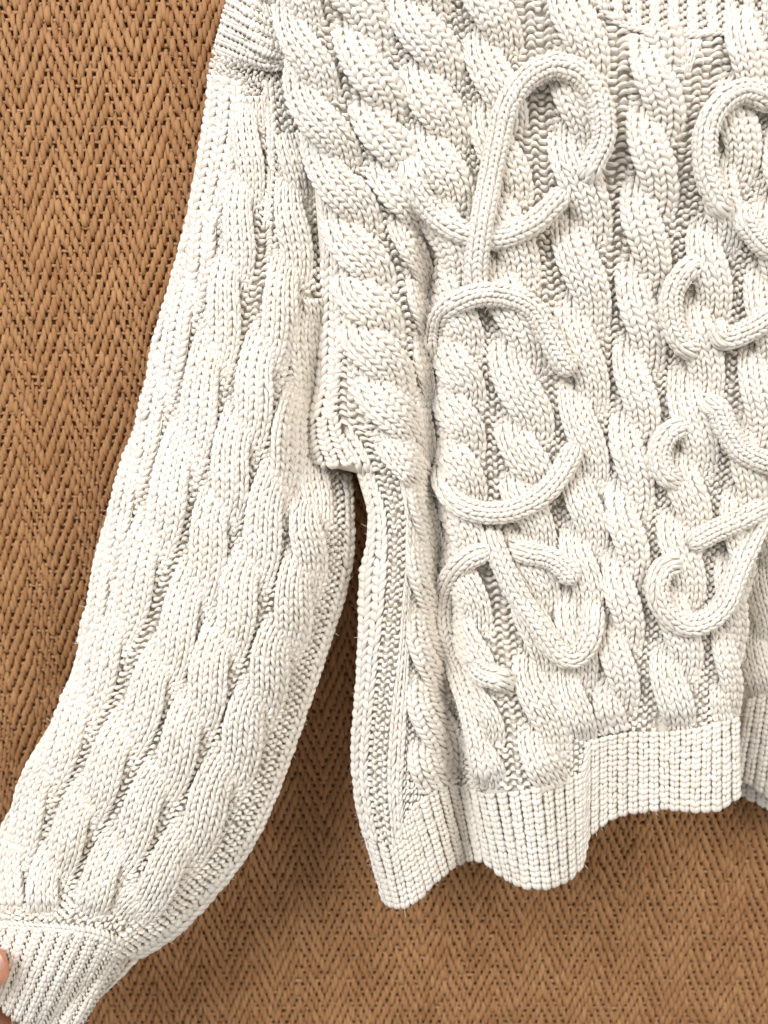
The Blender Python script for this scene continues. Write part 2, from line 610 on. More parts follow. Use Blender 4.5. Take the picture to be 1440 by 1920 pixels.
def rope_cable(parent, pts, feathers, width, H, zb=19.0, wales=4, dz=13.0, pitch=16.0, name="cable", label=None, shift=.72, crown=.33, wf=1.0, share=.66, lead=-.12):
    """two strands of knit twisting round each other; feathers = rows (y) where a strand dives under at the right"""
    c = curve(pts, step=4.0)
    n = len(c)
    L = np.concatenate([[0], np.cumsum(np.linalg.norm(np.diff(c, axis=0), axis=1))])
    w = np.interp(np.linspace(0, 1, n), np.linspace(0, 1, len(width)), width) if np.ndim(width) else np.full(n, float(width))
    fs = np.interp(feathers, c[:, 1], L)
    # rows outside the path: extrapolate
    fs = np.array(fs, float)
    for k, fy in enumerate(feathers):
        if fy < c[0, 1]: fs[k] = fy - c[0, 1]
        if fy > c[-1, 1]: fs[k] = L[-1] + fy - c[-1, 1]
    sp = np.gradient(fs)
    cr = fs - shift * sp
    while cr[0] > -200: cr = np.concatenate([[cr[0] - sp[0]], cr]); sp = np.concatenate([[sp[0]], sp])
    while cr[-1] < L[-1] + 200: cr = np.append(cr, cr[-1] + sp[-1])
    phi = np.interp(L, cr, math.pi / 2 + math.pi * np.arange(len(cr)))
    t = np.gradient(c, axis=0); t /= np.linalg.norm(t, axis=1, keepdims=True) + 1e-9
    ac = np.stack([t[:, 1], -t[:, 0]], -1)
    mb = MB()
    nf = 7
    f = np.linspace(-1, 1, nf)
    for k in range(2):
        p = phi + k * math.pi
        w_ = w * (wf[0] + (wf[1] - wf[0]) * L / L[-1] if np.ndim(wf) else wf)
        a = (1.04 - share) * w_
        hw = share * w_ * (1 - .10 * np.cos(p) ** 2)
        off = -a * np.cos(p)
        # a touch of asymmetry: stay longer at the sides
        z = zb * np.sin(p + lead)
        ctr = c + ac * off[:, None]
        tt = np.gradient(ctr, axis=0); tt /= np.linalg.norm(tt, axis=1, keepdims=True) + 1e-9
        at_ = np.stack([tt[:, 1], -tt[:, 0]], -1)
        ax = at_ * .65 + ac * .35
        ax /= np.linalg.norm(ax, axis=1, keepdims=True)
        x = ctr[:, None, 0] + ax[:, None, 0] * hw[:, None] * f
        y = ctr[:, None, 1] + ax[:, None, 1] * hw[:, None] * f
        tilt = 5.0 * np.cos(p)
        h = H(x, y) + dz + z[:, None] - (crown * hw)[:, None] * np.abs(f) ** 2.2 - (24 * smooth(L[-1] - 46, L[-1] - 4, L))[:, None]
        st = Strip(at(x, y, h))
        stitches(mb, st, wales, KNIT, pitch)
        sheet(mb, st.G, -3.0, st.N)
    o = mb.build(name, YARN, parent)
    if label: o["label"] = label
    return o


def cord(parent, pts, H, r=20.0, lift=36.0, tips=(True, True), wales=6, pitch=14.5, name="cord", label=None):
    """round knitted cord sewn on the front; pts (x, y[, extra lift])"""
    p = np.array([tuple(q) + (0,) * (3 - len(q)) for q in pts], float)
    c = curve(p, step=3.0)
    n = len(c)
    h = H(c[:, 0], c[:, 1])
    ker = np.ones(15) / 15
    hp = np.pad(h, 7, mode='edge')
    h = np.convolve(hp, ker, 'valid') + lift + c[:, 2]
    La = np.concatenate([[0], np.cumsum(np.linalg.norm(np.diff(c[:, :2], axis=0), axis=1))])
    if not tips[0]: h = h - 46 * smooth(36, 2, La)
    if not tips[1]: h = h - 46 * smooth(36, 2, La[-1] - La)
    P = at(c[:, 0], c[:, 1], h)
    L = np.concatenate([[0], np.cumsum(np.linalg.norm(np.diff(P, axis=0), axis=1))])
    t = np.gradient(P, axis=0); t /= np.linalg.norm(t, axis=1, keepdims=True) + 1e-9
    up = np.array([0, 0, 1.0])
    side = np.cross(t, up); side /= np.linalg.norm(side, axis=1, keepdims=True) + 1e-9
    upv = np.cross(side, t)
    rr = np.full(n, r)
    e = r * .95
    if tips[0]: rr = rr * np.sqrt(np.clip(1 - np.clip(1 - L / e, 0, 1) ** 2, .02, 1))
    if tips[1]: rr = rr * np.sqrt(np.clip(1 - np.clip(1 - (L[-1] - L) / e, 0, 1) ** 2, .02, 1))
    nf = 14
    al = np.linspace(0, 2 * math.pi, nf, endpoint=False)
    G = P[:, None] + side[:, None] * (rr[:, None] * np.cos(al))[..., None] + upv[:, None] * (rr[:, None] * .86 * np.sin(al))[..., None]
    st = Strip(G, wrap=True)
    # outward normals
    if np.sum((st.N[n // 2] * (G[n // 2] - P[n // 2]))) < 0: st.N = -st.N
    mb = MB()
    stitches(mb, st, wales, KNIT, pitch, thick=.85)
    core = P[:, None] + (G - P[:, None]) * .86
    core = np.concatenate([core, core[:, :1]], 1)
    mb.add(core.reshape(-1, 3), grid_faces(n, nf + 1), None, None)
    o = mb.build(name, YARN, parent)
    if label: o["label"] = label
    return o


def rib_band(parent, pairs, H, pitch_px, name="rib", kind='ridge', dz=8.0, rows=13.0, crown=9.0, gapdrop=8.0, thick=.95, fill=.80, templ=None):
    """pairs of (top, bottom) picture points; ribs of knit run from top to bottom"""
    T = np.array([p[0] for p in pairs], float)
    B = np.array([p[1] for p in pairs], float)
    m = (T + B) / 2
    L = np.concatenate([[0], np.cumsum(np.linalg.norm(np.diff(m, axis=0), axis=1))])
    def ev(d, q):
        Tq = np.array([np.interp(d, L, T[:, 0]), np.interp(d, L, T[:, 1])])
        Bq = np.array([np.interp(d, L, B[:, 0]), np.interp(d, L, B[:, 1])])
        return Tq, Bq
    nr = max(1, int(round(L[-1] / pitch_px)))
    made = []
    for k in range(nr):
        d0, d1 = L[-1] * (k + .5 - fill / 2) / nr, L[-1] * (k + .5 + fill / 2) / nr
        f = np.linspace(0, 1, 5)
        ns = 40
        v = np.linspace(0, 1, ns)
        X = np.zeros((ns, 5)); Y = np.zeros((ns, 5))
        for a, ff in enumerate(f):
            Tq, Bq = ev(d0 + (d1 - d0) * ff, 0)
            X[:, a] = Tq[0] + (Bq[0] - Tq[0]) * v
            Y[:, a] = Tq[1] + (Bq[1] - Tq[1]) * v
        endroll = 7 * np.clip((v - .94) / .06, 0, 1) ** 2
        h = H(X, Y) + dz - crown * np.abs(2 * f - 1) ** 2 - endroll[:, None]
        st = Strip(at(X, Y, h))
        mb = MB()
        stitches(mb, st, 1, templ or KNIT_RIB, rows, thick=thick)
        made.append(mb.build(name, YARN, parent))
        if kind == 'purl_between':
            Xp, Yp = X * 0, Y * 0
            e0, e1 = d1 - .1 * (d1 - d0), L[-1] * (k + 1.5 - fill / 2) / nr
            for a, ff in enumerate(f):
                Tq, Bq = ev(min(e0 + (e1 - e0) * ff, L[-1]), 0)
                Xp[:, a] = Tq[0] + (Bq[0] - Tq[0]) * v
                Yp[:, a] = Tq[1] + (Bq[1] - Tq[1]) * v
            st = Strip(at(Xp, Yp, H(Xp, Yp) + dz - gapdrop))
            mb = MB()
            stitches(mb, st, 1, PURL, rows, thick=thick)
            made.append(mb.build("purl_rib", YARN, parent))
    return made


def band_sheet(mb, pairs, H, dz):
    T = np.array([p[0] for p in pairs], float); B = np.array([p[1] for p in pairs], float)
    m = (T + B) / 2
    L = np.concatenate([[0], np.cumsum(np.linalg.norm(np.diff(m, axis=0), axis=1))])
    d = np.linspace(0, L[-1], 120)
    v = np.linspace(0, .985, 14)
    X = np.stack([np.interp(d, L, T[:, 0]) + (np.interp(d, L, B[:, 0]) - np.interp(d, L, T[:, 0])) * q for q in v])
    Y = np.stack([np.interp(d, L, T[:, 1]) + (np.interp(d, L, B[:, 1]) - np.interp(d, L, T[:, 1])) * q for q in v])
    sheet(mb, at(X, Y, H(X, Y) + dz))


def body_sheet(mb, xl, xr, ys, H, dz, nf=90, ymax=None, back=None):
    u = np.linspace(0, 1, nf)
    y = np.repeat(ys[:, None], nf, 1)
    x = xl(y) + (xr(y) - xl(y)) * u
    if ymax is not None: y = np.minimum(y, ymax(x))
    sheet(mb, at(x, y, H(x, y) + dz))
    if back is not None:
        h = back(x, y, u)
        mb.add(at(x, y, h).reshape(-1, 3), grid_faces(*x.shape), None, None)


# ------------------------------------------------------------------ body of the sweater
HEM = [((668, 1500), (719, 1690)), ((684, 1562), (730, 1701)), ((730, 1592), (752, 1705)), ((752, 1548), (785, 1690)), ((775, 1508), (820, 1652)),
       ((812, 1482), (850, 1628)), ((845, 1470), (880, 1614)), ((880, 1476), (908, 1618)), ((910, 1488), (948, 1650)), ((960, 1484), (985, 1667)),
       ((1010, 1476), (1030, 1668)), ((1060, 1462), (1068, 1652)), ((1090, 1448), (1092, 1625)), ((1103, 1390), (1101, 1572)), ((1140, 1378), (1140, 1539)),
       ((1180, 1372), (1180, 1526)), ((1250, 1372), (1250, 1518)), ((1310, 1364), (1305, 1524)), ((1350, 1352), (1350, 1521)), ((1386, 1343), (1389, 1494))]
hem_top = lambda x: np.interp(x, [p[0][0] for p in HEM], [p[0][1] for p in HEM])

mb = MB()
body_sheet(mb, BD_L, BD_R, np.concatenate([np.linspace(-60, 1600, 150)]), H_body, -9, 110, ymax=lambda x: hem_top(x) + 6,
           back=lambda x, y, u: wall_h(y) + 40 + 0 * x + (H_body(x, y) - 12 - wall_h(y) - 40) * np.maximum(smooth(.03, 0, u), smooth(.97, 1, u)))
body = mb.build("body", LINING, sweater)
body["label"] = "body of the sweater with twisted cables and sewn-on cords"

K = {}
K['k1'] = dict(pts=[(548, -40), (560, 40), (575, 110), (592, 200), (625, 300), (655, 400), (680, 520), (700, 640), (730, 760), (765, 850), (785, 930)],
               fe=[60, 190, 317, 440, 545, 640, 737, 850], w=[44, 50, 54, 56, 60, 62, 62, 55, 40])
K['k2'] = dict(pts=[(650, -40), (668, 20), (690, 110), (716, 230), (748, 350), (775, 450), (788, 540), (796, 650), (800, 800), (800, 900)],
               fe=[-40, 87, 233, 340, 450, 560, 670, 780], w=[56, 58, 58, 56, 42, 26, 22, 20, 20])
K['k2b'] = dict(pts=[(795, 900), (797, 1000), (800, 1100), (810, 1230), (815, 1370), (818, 1480)], fe=[930, 1060, 1190, 1325, 1440], w=[30, 36, 42, 52, 55, 52])
K['k3'] = dict(pts=[(770, -60), (788, 20), (812, 150), (826, 300), (838, 430), (848, 560), (857, 680), (860, 800), (864, 920), (866, 1040), (878, 1160), (890, 1260), (905, 1370), (915, 1480)],
               fe=[30, 160, 285, 400, 530, 667, 760, 850, 950, 1060, 1180, 1300, 1400], w=[58, 60, 60, 58, 54, 52, 52, 50, 48, 46, 44, 42, 40])
K['k4'] = dict(pts=[(910, -60), (922, 60), (935, 250), (946, 400), (956, 520), (972, 650), (982, 780), (987, 900), (993, 1000), (1002, 1100), (1008, 1200), (1012, 1300), (1022, 1400), (1032, 1478)],
               fe=[-20, 110, 250, 390, 530, 690, 830, 930, 1030, 1150, 1277, 1417], w=[54, 54, 54, 54, 56, 58, 58, 56, 52, 48, 48, 50, 52, 50])
K['k5'] = dict(pts=[(1082, -60), (1085, 60), (1085, 200), (1086, 320), (1090, 450), (1092, 600), (1094, 750), (1096, 900), (1093, 1050), (1084, 1150), (1078, 1240), (1074, 1400)],
               fe=[20, 150, 300, 450, 620, 770, 910, 1040, 1160, 1290], w=[54, 56, 57, 57, 56, 52, 48, 46, 46, 46, 46, 46])
K['k6'] = dict(pts=[(1225, 52), (1232, 120), (1227, 250), (1214, 400), (1203, 560), (1195, 720), (1184, 860), (1176, 1000), (1168, 1120), (1160, 1240), (1150, 1374)],
               fe=[120, 257, 397, 545, 693, 827, 958, 1090, 1210, 1330], w=[52, 56, 56, 54, 52, 50, 48, 47, 46, 44, 44])
K['k7'] = dict(pts=[(1410, 20), (1402, 110), (1382, 250), (1348, 400), (1320, 560), (1306, 700), (1296, 830), (1286, 950), (1276, 1060), (1270, 1200), (1262, 1300), (1256, 1372)],
               fe=[60, 200, 333, 470, 600, 743, 890, 1010, 1133, 1267], w=[52, 54, 54, 54, 54, 54, 54, 52, 50, 50, 50])
K['k8'] = dict(pts=[(1490, 200), (1460, 400), (1442, 520), (1422, 740), (1398, 900), (1378, 1050), (1366, 1200), (1358, 1352)],
               fe=[300, 430, 560, 700, 840, 970, 1090, 1210, 1330], w=[50, 50, 48, 46, 44, 40, 34, 28])
for k, q in K.items():
    wv = max(2, int(round(1.24 * np.mean(q['w']) / 18.0)))
    rope_cable(body, q['pts'], q['fe'], q['w'], H_body, wales=wv, wf=(1.1, 1.02) if k in ('k3', 'k4', 'k5') else 1.03)

# purl ground between neighbouring cables
def ground(parent, ka, kb, H, y0, y1, nw=2, ov=.55, table=K, dz=0.0):
    def side(key, sg):
        q = table[key]
        c = curve(q['pts'], step=4)
        w = np.interp(np.linspace(0, 1, len(c)), np.linspace(0, 1, len(q['w'])), q['w'])
        o = offset_path(c, 0) * 1.0
        t = np.gradient(c, axis=0); t /= np.linalg.norm(t, axis=1, keepdims=True)
        o[:, 0] = c[:, 0] + t[:, 1] * w * sg * ov
        o[:, 1] = c[:, 1] - t[:, 0] * w * sg * ov
        return o
    a, b = side(ka, 1), side(kb, -1)
    ys = np.linspace(y0, y1, 14)
    def pick(o, yy): return np.stack([np.interp(yy, o[:, 1], o[:, 0]), yy], -1)
    return knit_strip("purl_ground", parent, pick(a, ys), pick(b, ys), H, nw, 'purl', dz=dz, pitch=15.0)


ground(body, 'k1', 'k2', H_body, -40, 880, 3)
ground(body, 'k2', 'k3', H_body, -40, 880, 2)
ground(body, 'k2b', 'k3', H_body, 900, 1478, 2)
ground(body, 'k3', 'k4', H_body, -60, 1480, 3)
ground(body, 'k4', 'k5', H_body, -60, 1400, 3)
ground(body, 'k4', 'k5', H_body, 1380, 1450, 2)
ground(body, 'k5', 'k6', H_body, 30, 1378, 3)
ground(body, 'k6', 'k7', H_body, 60, 1372, 3)
ground(body, 'k7', 'k8', H_body, 220, 1360, 3)
knit_strip("purl_ground", body, [(1440, -20), (1440, 200), (1400, 420)], [(1520, -20), (1520, 250), (1460, 420)], H_body, 3, 'purl', pitch=15)
# between the armhole edge and the first cable
knit_strip("edge_wales", body, [(548, 60), (556, 150), (572, 240), (592, 330), (604, 430), (602, 520), (594, 640), (590, 720), (574, 790)],
           [(560, 60), (572, 150), (600, 260), (618, 340), (630, 430), (636, 520), (640, 620), (640, 700), (628, 780)], H_body, 2, 'knit', dz=2)
knit_strip("purl_ground", body, [(625, 420), (630, 520), (632, 620), (610, 720), (605, 790)], [(650, 420), (660, 520), (675, 620), (690, 720), (705, 820)], H_body, 3, 'purl', pitch=15)
# side of the body below the arm
knit_strip("armhole_flap", body, [(574, 790), (572, 830), (580, 860), (590, 880)], [(632, 772), (645, 815), (658, 845), (668, 872)], H_body, 3, 'knit', dz=4, pitch=15)
E1L = [(640, 835), (662, 866), (676, 900), (691, 960), (688, 1020), (674, 1080), (673, 1160), (668, 1280), (659, 1400), (666, 1500), (684, 1570)]
E1R = [(660, 800), (690, 850), (706, 900), (724, 960), (727, 1040), (722, 1120), (713, 1200), (703, 1300), (691, 1420), (696, 1500), (712, 1580)]
E2R = [(712, 780), (735, 840), (748, 900), (758, 960), (760, 1040), (752, 1150), (744, 1250), (732, 1350), (726, 1450), (731, 1530), (737, 1592)]
E3R = [(770, 850), (780, 890), (785, 940), (782, 1000), (770, 1090), (768, 1160), (766, 1250), (760, 1380), (755, 1480), (756, 1530), (756, 1560)]
knit_strip("edge_wales", body, E1L, E1R, H_body, 2, 'knit', dz=7, crown=4, pitch=19)
knit_strip("purl_ground", body, E1R, E2R, H_body, 2, 'purl', dz=1, pitch=14.5)
knit_strip("edge_wales", body, E2R, E3R, H_body, 2, 'knit', dz=4, pitch=17)
knit_strip("purl_ground", body, [(745, 1440), (745, 1520), (742, 1590)], [(812, 1400), (800, 1480), (790, 1530)], H_body, 2, 'purl', dz=-1, pitch=14.5)
knit_strip("purl_ground", body, [(1035, 1360), (1040, 1420), (1045, 1475)], [(1110, 1340), (1110, 1390), (1100, 1450)], H_body, 2, 'purl', dz=-1, pitch=14.5)
knit_strip("purl_ground", body, [(775, 930), (772, 1060), (762, 1200), (758, 1350), (752, 1480)], [(812, 930), (812, 1060), (800, 1200), (806, 1350), (806, 1480)], H_body, 2, 'purl', dz=-2, pitch=14.5)
# shaping under the neckband
knit_strip("neck_shaping", body, [(1240, 62), (1262, 95), (1283, 140)], [(1322, 62), (1310, 95), (1292, 140)], H_body, 3, 'knit', dz=3, pitch=15)

# cords sewn to the front
cord(body, [(760, 290, -24), (770, 325, -10), (786, 364), (815, 402), (862, 434), (930, 446, -6), (992, 424), (1034, 388, 4), (1058, 358, 6)], H_body, tips=(False, True), label="hook-shaped cord below the upper cord loop")
cord(body, [(900, 575, -16), (896, 545, -14), (893, 500), (903, 420, 12), (918, 340), (932, 270), (948, 205), (985, 150), (1038, 124), (1090, 140), (1122, 185), (1132, 240), (1128, 272), (1108, 315), (1086, 350, -12)],
     H_body, tips=(False, False), label="long cord rising into a round loop")
cord(body, [(812, 680, -12), (812, 630), (835, 585), (885, 556, 6), (945, 555), (997, 578), (1027, 625), (1050, 670), (1074, 700)], H_body, tips=(False, True), label="arched cord with a rounded free tip")
cord(body, [(824, 868, -10), (834, 915), (868, 950), (925, 962), (985, 948), (1030, 915), (1060, 872), (1080, 834)], H_body, tips=(False, True), label="smile-shaped cord under the arched cord")
cord(body, [(915, 1032), (872, 1052), (838, 1095), (826, 1150), (836, 1205), (858, 1262), (880, 1330), (896, 1400), (908, 1470, -10)], H_body, tips=(True, False), label="cord curving down into the hem")
cord(body, [(945, 1022, -12), (985, 1036), (1030, 1046), (1058, 1066), (1078, 1092)], H_body, tips=(False, True), label="short cord with a rounded tip")
cord(body, [(912, 985, -8), (935, 1045), (965, 1105), (1010, 1175), (1045, 1222), (1076, 1232), (1102, 1205), (1112, 1165), (1108, 1120, -14)], H_body, tips=(False, False), label="cord bent into a sharp V")
cord(body, [(884, 1246), (905, 1262), (935, 1272), (965, 1285, -14)], H_body, r=21, tips=(True, False), label="stub of cord near the hem")
cord(body, [(1470, 200), (1440, 186), (1395, 172), (1352, 194), (1326, 240), (1322, 300), (1332, 345), (1352, 385), (1362, 415, -10)], H_body, tips=(False, False), label="round cord loop below the neckband")
cord(body, [(1382, 385, -14), (1402, 420), (1432, 458), (1470, 480)], H_body, tips=(False, False))
cord(body, [(1342, 606, -8), (1358, 634), (1398, 622), (1440, 598), (1480, 580)], H_body, tips=(True, False))
cord(body, [(1320, 496, -14), (1286, 508, -3), (1259, 555), (1263, 612), (1285, 648, -3), (1320, 662, -14)], H_body, tips=(False, False), label="cord bent into a C beside the rope cable")
cord(body, [(1306, 748, -12), (1344, 766), (1362, 805), (1390, 846), (1440, 868), (1480, 875)], H_body, tips=(False, False))
cord(body, [(1300, 795, -14), (1256, 810, -2), (1236, 848), (1247, 888, -2), (1284, 914, -14)], H_body, tips=(False, False), label="small cord bent into a C")
cord(body, [(1290, 1022), (1330, 1000), (1375, 980), (1412, 962), (1450, 940)], H_body, tips=(True, False))
cord(body, [(1288, 1054, -14), (1246, 1064, -2), (1232, 1105), (1246, 1145), (1285, 1172), (1328, 1162), (1360, 1128), (1380, 1075), (1402, 1025), (1426, 975), (1440, 930)], H_body,
     tips=(False, False), label="cord swinging in a deep U near the right edge")

# hem
FUZZ_KEY[0] = 'hem'
mb = MB()
band_sheet(mb, HEM, H_body, -12)
band_sheet(mb, HEM, lambda x, y: H_body(x, y) - 22, 0)
hem = mb.build("hem_ribbing", LINING, sweater)
hem["label"] = "ribbed hem falling in soft waves"
rib_band(hem, HEM, H_body, 19.5)

# neckband
FUZZ_KEY[0] = 'body'
NECK = [((1095, -70), (1118, 6)), ((1140, -70), (1150, 34)), ((1180, -70), (1186, 50)), ((1250, -70), (1250, 60)), ((1330, -70), (1338, 61)), ((1385, -70), (1392, 48)), ((1440, -70), (1440, 22)), ((1490, -70), (1485, -10))]
mb = MB()
band_sheet(mb, NECK, H_body, -4)
neck = mb.build("neckband", LINING, sweater)
neck["label"] = "ribbed neckband at the top edge"
rib_band(neck, NECK, H_body, 35, kind='purl_between', dz=15, rows=15, fill=.5, gapdrop=13)
sl = curve([(p[1][0], p[1][1] + 3) for p in NECK])
knit_strip("neck_seam", neck, [(q[0], q[1] - 9) for q in sl[::8]], [(q[0], q[1] + 5) for q in sl[::8]], H_body, 1, 'knit', dz=10, pitch=15)

# ------------------------------------------------------------------ near sleeve
FUZZ_KEY[0] = 'sleeve'
seam_y = lambda x: np.interp(x, [-200, 0, 100, 200, 235, 262, 300], [1735, 1733, 1737, 1752, 1775, 1805, 1900])
mb = MB()
body_sheet(mb, SL_L, SL_R, np.linspace(-60, 1950, 170), H_sleeve, -9, 60, ymax=lambda x: seam_y(x) + 8,
           back=lambda x, y, u: H_sleeve(x, y) - 12 - 150 * (np.clip(u * (1 - u) * 4, 0, 1) ** .5) * smooth(0, 400, y))
sleeve = mb.build("sleeve", LINING, sweater)
sleeve["label"] = "full balloon sleeve covered in rope cables, pulled out by the hand"

A = {}
A['a0'] = dict(pts=[(392, 400), (368, 500), (322, 660), (292, 760), (256, 870), (218, 990), (192, 1090), (162, 1210)],
               fe=[420, 585, 768, 930, 1090], w=[34, 34, 34, 34, 30, 26, 20])
A['a1'] = dict(pts=[(468, 180), (466, 300), (448, 440), (425, 560), (390, 707), (332, 890), (264, 1070), (200, 1220), (133, 1370), (62, 1500), (20, 1620), (5, 1725)],
               fe=[250, 400, 550, 707, 890, 1057, 1207, 1353, 1490, 1620], w=[34, 38, 42, 46, 48, 50, 50, 48, 46, 44, 42, 40])
A['a2'] = dict(pts=[(548, 250), (552, 400), (540, 530), (490, 693), (444, 847), (400, 993), (352, 1140), (282, 1300), (213, 1420), (143, 1545), (95, 1640), (75, 1725)],
               fe=[260, 400, 545, 693, 847, 993, 1133, 1295, 1410, 1543, 1660], w=[36, 42, 46, 50, 52, 50, 50, 50, 50, 48, 44, 40])
A['a3'] = dict(pts=[(592, 560), (578, 700), (545, 830), (505, 960), (458, 1103), (406, 1237), (350, 1377), (283, 1500), (205, 1625), (150, 1725)],
               fe=[650, 800, 950, 1103, 1237, 1377, 1500, 1630], w=[40, 44, 48, 50, 52, 52, 52, 50, 48, 44])
A['a4'] = dict(pts=[(598, 850), (585, 950), (562, 1103), (515, 1233), (470, 1347), (408, 1483), (325, 1620), (225, 1735)],
               fe=[880, 990, 1103, 1233, 1350, 1483, 1620, 1735], w=[36, 44, 50, 52, 54, 54, 50, 44])
for k, q in A.items():
    wv = max(2, int(round(1.24 * np.mean(q['w']) / 18.0)))
    rope_cable(sleeve, q['pts'], q['fe'], q['w'], H_sleeve, wales=wv + (1 if wv > 2 else 0), zb=12, dz=10, pitch=16.5, crown=.22, wf=.97, share=.74, lead=.3)
ground(sleeve, 'a0', 'a1', H_sleeve, 400, 1200, 2, table=A)
knit_strip('purl_ground', sleeve, [(446, 160), (448, 240), (432, 330), (400, 430)], [(478, 160), (478, 240), (462, 330), (432, 430)], H_sleeve, 1, 'purl', dz=1, pitch=15)
ground(sleeve, 'a1', 'a2', H_sleeve, 250, 1725, 2, table=A)
ground(sleeve, 'a2', 'a3', H_sleeve, 560, 1725, 2, table=A)
ground(sleeve, 'a3', 'a4', H_sleeve, 850, 1725, 2, table=A)
# outer edge of the sleeve
el = [(SL_L(y) + 2, y) for y in (430, 450, 480, 560, 660, 790, 880, 1010, 1080, 1240, 1330, 1420, 1500, 1580, 1650, 1725)]
er = [(x + d, y) for (x, y), d in zip(el, (16, 14, 12, 12, 12, 12, 12, 12, 14, 16, 20, 22, 22, 20, 20, 20))]
knit_strip("edge_wales", sleeve, el, er, H_sleeve, 1, 'knit', dz=2, pitch=18)
# inner edge: purl strip and a chain of edge stitches
ye = (890, 960, 1040, 1120, 1260, 1400, 1500, 1600, 1680, 1750, 1795)
e0 = [(SL_R(y) - d, y - 6) for y, d in zip(ye, (62, 62, 60, 66, 70, 74, 78, 84, 92, 100, 104))]
e1 = [(SL_R(y) - d, y - 2) for y, d in zip(ye, (18, 18, 18, 18, 18, 18, 18, 22, 26, 30, 32))]
e2 = [(SL_R(y) + 2, y) for y in ye]
knit_strip("purl_ground", sleeve, e0, e1, H_sleeve, 2, 'purl', dz=1, pitch=14.5)
knit_strip("edge_wales", sleeve, e1, e2, H_sleeve, 1, 'knit', dz=4, pitch=17)
# top of the sleeve next to the shoulder
knit_strip("purl_ground", sleeve, [(486, 140), (500, 240), (505, 350), (500, 450), (495, 540)], [(575, 140), (600, 240), (620, 350), (625, 450), (622, 560)], H_sleeve, 5, 'purl', pitch=16, dz=1)
knit_strip("edge_wales", sleeve, [(492, 150), (498, 240), (500, 330), (490, 430)], [(514, 150), (518, 240), (514, 330), (504, 430)], H_sleeve, 1, 'knit', dz=4)
H_sh = lambda x, y: H_sleeve(x, y) + 20 * smooth(150, 90, y) * smooth(398, 450, x) + 4 * np.sin(y * .3 - x * .12)
knit_strip("shoulder_band", sleeve, [(436, -30), (470, -8), (515, 30), (572, 74)], [(398, 100), (440, 116), (490, 132), (540, 132)], H_sh, 7, 'knit', dz=8, pitch=15, nf=29,
           label="ridged band over the shoulder, its stitches lying sideways")
knit_strip("shoulder_wales", sleeve, [(440, -70), (470, -30), (500, 22)], [(600, -70), (580, -20), (556, 50)], H_sh, 5, 'knit', dz=4, pitch=16)
knit_strip("purl_ground", sleeve, [(400, 98), (394, 128), (388, 165)], [(500, 118), (492, 150), (484, 190)], H_sh, 4, 'purl', dz=4, pitch=15)
knit_strip("edge_wales", sleeve, [(390, 140), (384, 210), (370, 300), (352, 400), (334, 470)], [(456, 150), (452, 240), (436, 330), (408, 420), (380, 480)], H_sleeve, 3, 'knit', dz=8, pitch=17)
knit_strip("purl_ground", sleeve, [(20, 1640), (15, 1700), (10, 1738)], [(330, 1640), (275, 1710), (236, 1772)], H_sleeve, 9, 'purl', dz=-2, pitch=15)
knit_strip("purl_ground", sleeve, [(398, 120), (392, 200), (386, 260)], [(520, 120), (520, 200), (515, 260)], H_sleeve, 4, 'purl', dz=-2, pitch=15)
# cuff
FUZZ_KEY[0] = 'cuff'
CUFF = [((-120, 1735), (-215, 1800)), ((-60, 1735), (-130, 1830)), ((0, 1734), (-62, 1852)), ((40, 1736), (-10, 1880)), ((90, 1740), (22, 1908)), ((150, 1748), (62, 1935)), ((200, 1760), (100, 1955)), ((238, 1782), (122, 1970))]
H_cuff = lambda x, y: H_sleeve(np.clip(x, SL_L(y) + 40, SL_R(y) - 40), y) - 30 * np.clip((x - (238 - (y - 1782) * .61) + 26) / 26., 0, 1.3) ** 2
mb = MB()
band_sheet(mb, CUFF, H_cuff, -6)
band_sheet(mb, CUFF, lambda x, y: H_cuff(x, y) - 34, 0)
cuff = mb.build("cuff", LINING, sweater)
cuff["label"] = "ribbed cuff gathered at the end of the sleeve"
rib_band(cuff, CUFF, H_cuff, 23, kind='purl_between', dz=8, rows=13, fill=.58, gapdrop=3, templ=KNIT_LONG)
knit_strip("edge_wales", sleeve, [(215, 1765), (190, 1830), (140, 1900), (100, 1960)], [(264, 1796), (222, 1840), (150, 1908), (110, 1965)], lambda x, y: H_sleeve(np.minimum(x, SL_R(y) - 30), y) - 42, 2, 'knit', dz=0, pitch=16)
knit_strip("cuff_seam", cuff, [(-60, 1722), (0, 1724), (60, 1728), (120, 1732), (190, 1742), (236, 1766)], [(-60, 1742), (0, 1743), (60, 1746), (120, 1750), (186, 1762), (226, 1786)], H_sleeve, 1, 'knit', dz=5, pitch=14)

# ------------------------------------------------------------------ the other sleeve at the right edge
FUZZ_KEY[0] = 'far'
mb = MB()
FL = yfun([(1390, 880), (1392, 1200), (1385, 1340), (1378, 1455), (1380, 1500)])
FR = yfun([(1640, 880), (1620, 1200), (1600, 1450), (1600, 1600)])
fy = lambda x: np.interp(x, [1370, 1390, 1440, 1600], [1448, 1458, 1498, 1570])
body_sheet(mb, FL, FR, np.linspace(880, 1560, 60), H_far, -9, 20, ymax=lambda x: fy(x),
           back=lambda x, y, u: H_far(x, y) - 40)
far = mb.build("sleeve", LINING, sweater)
far["label"] = "other sleeve, just showing behind the right side of the body"
rope_cable(far, [(1450, 900), (1440, 1060), (1428, 1200), (1418, 1318)], [960, 1090, 1220, 1340], 44, H_far)
rope_cable(far, [(1530, 900), (1525, 1060), (1515, 1200), (1505, 1318)], [900, 1030, 1160, 1290], 44, H_far)
FC = [((1400, 1312), (1372, 1450)), ((1442, 1294), (1414, 1478)), ((1480, 1284), (1450, 1506)), ((1540, 1280), (1510, 1540))]
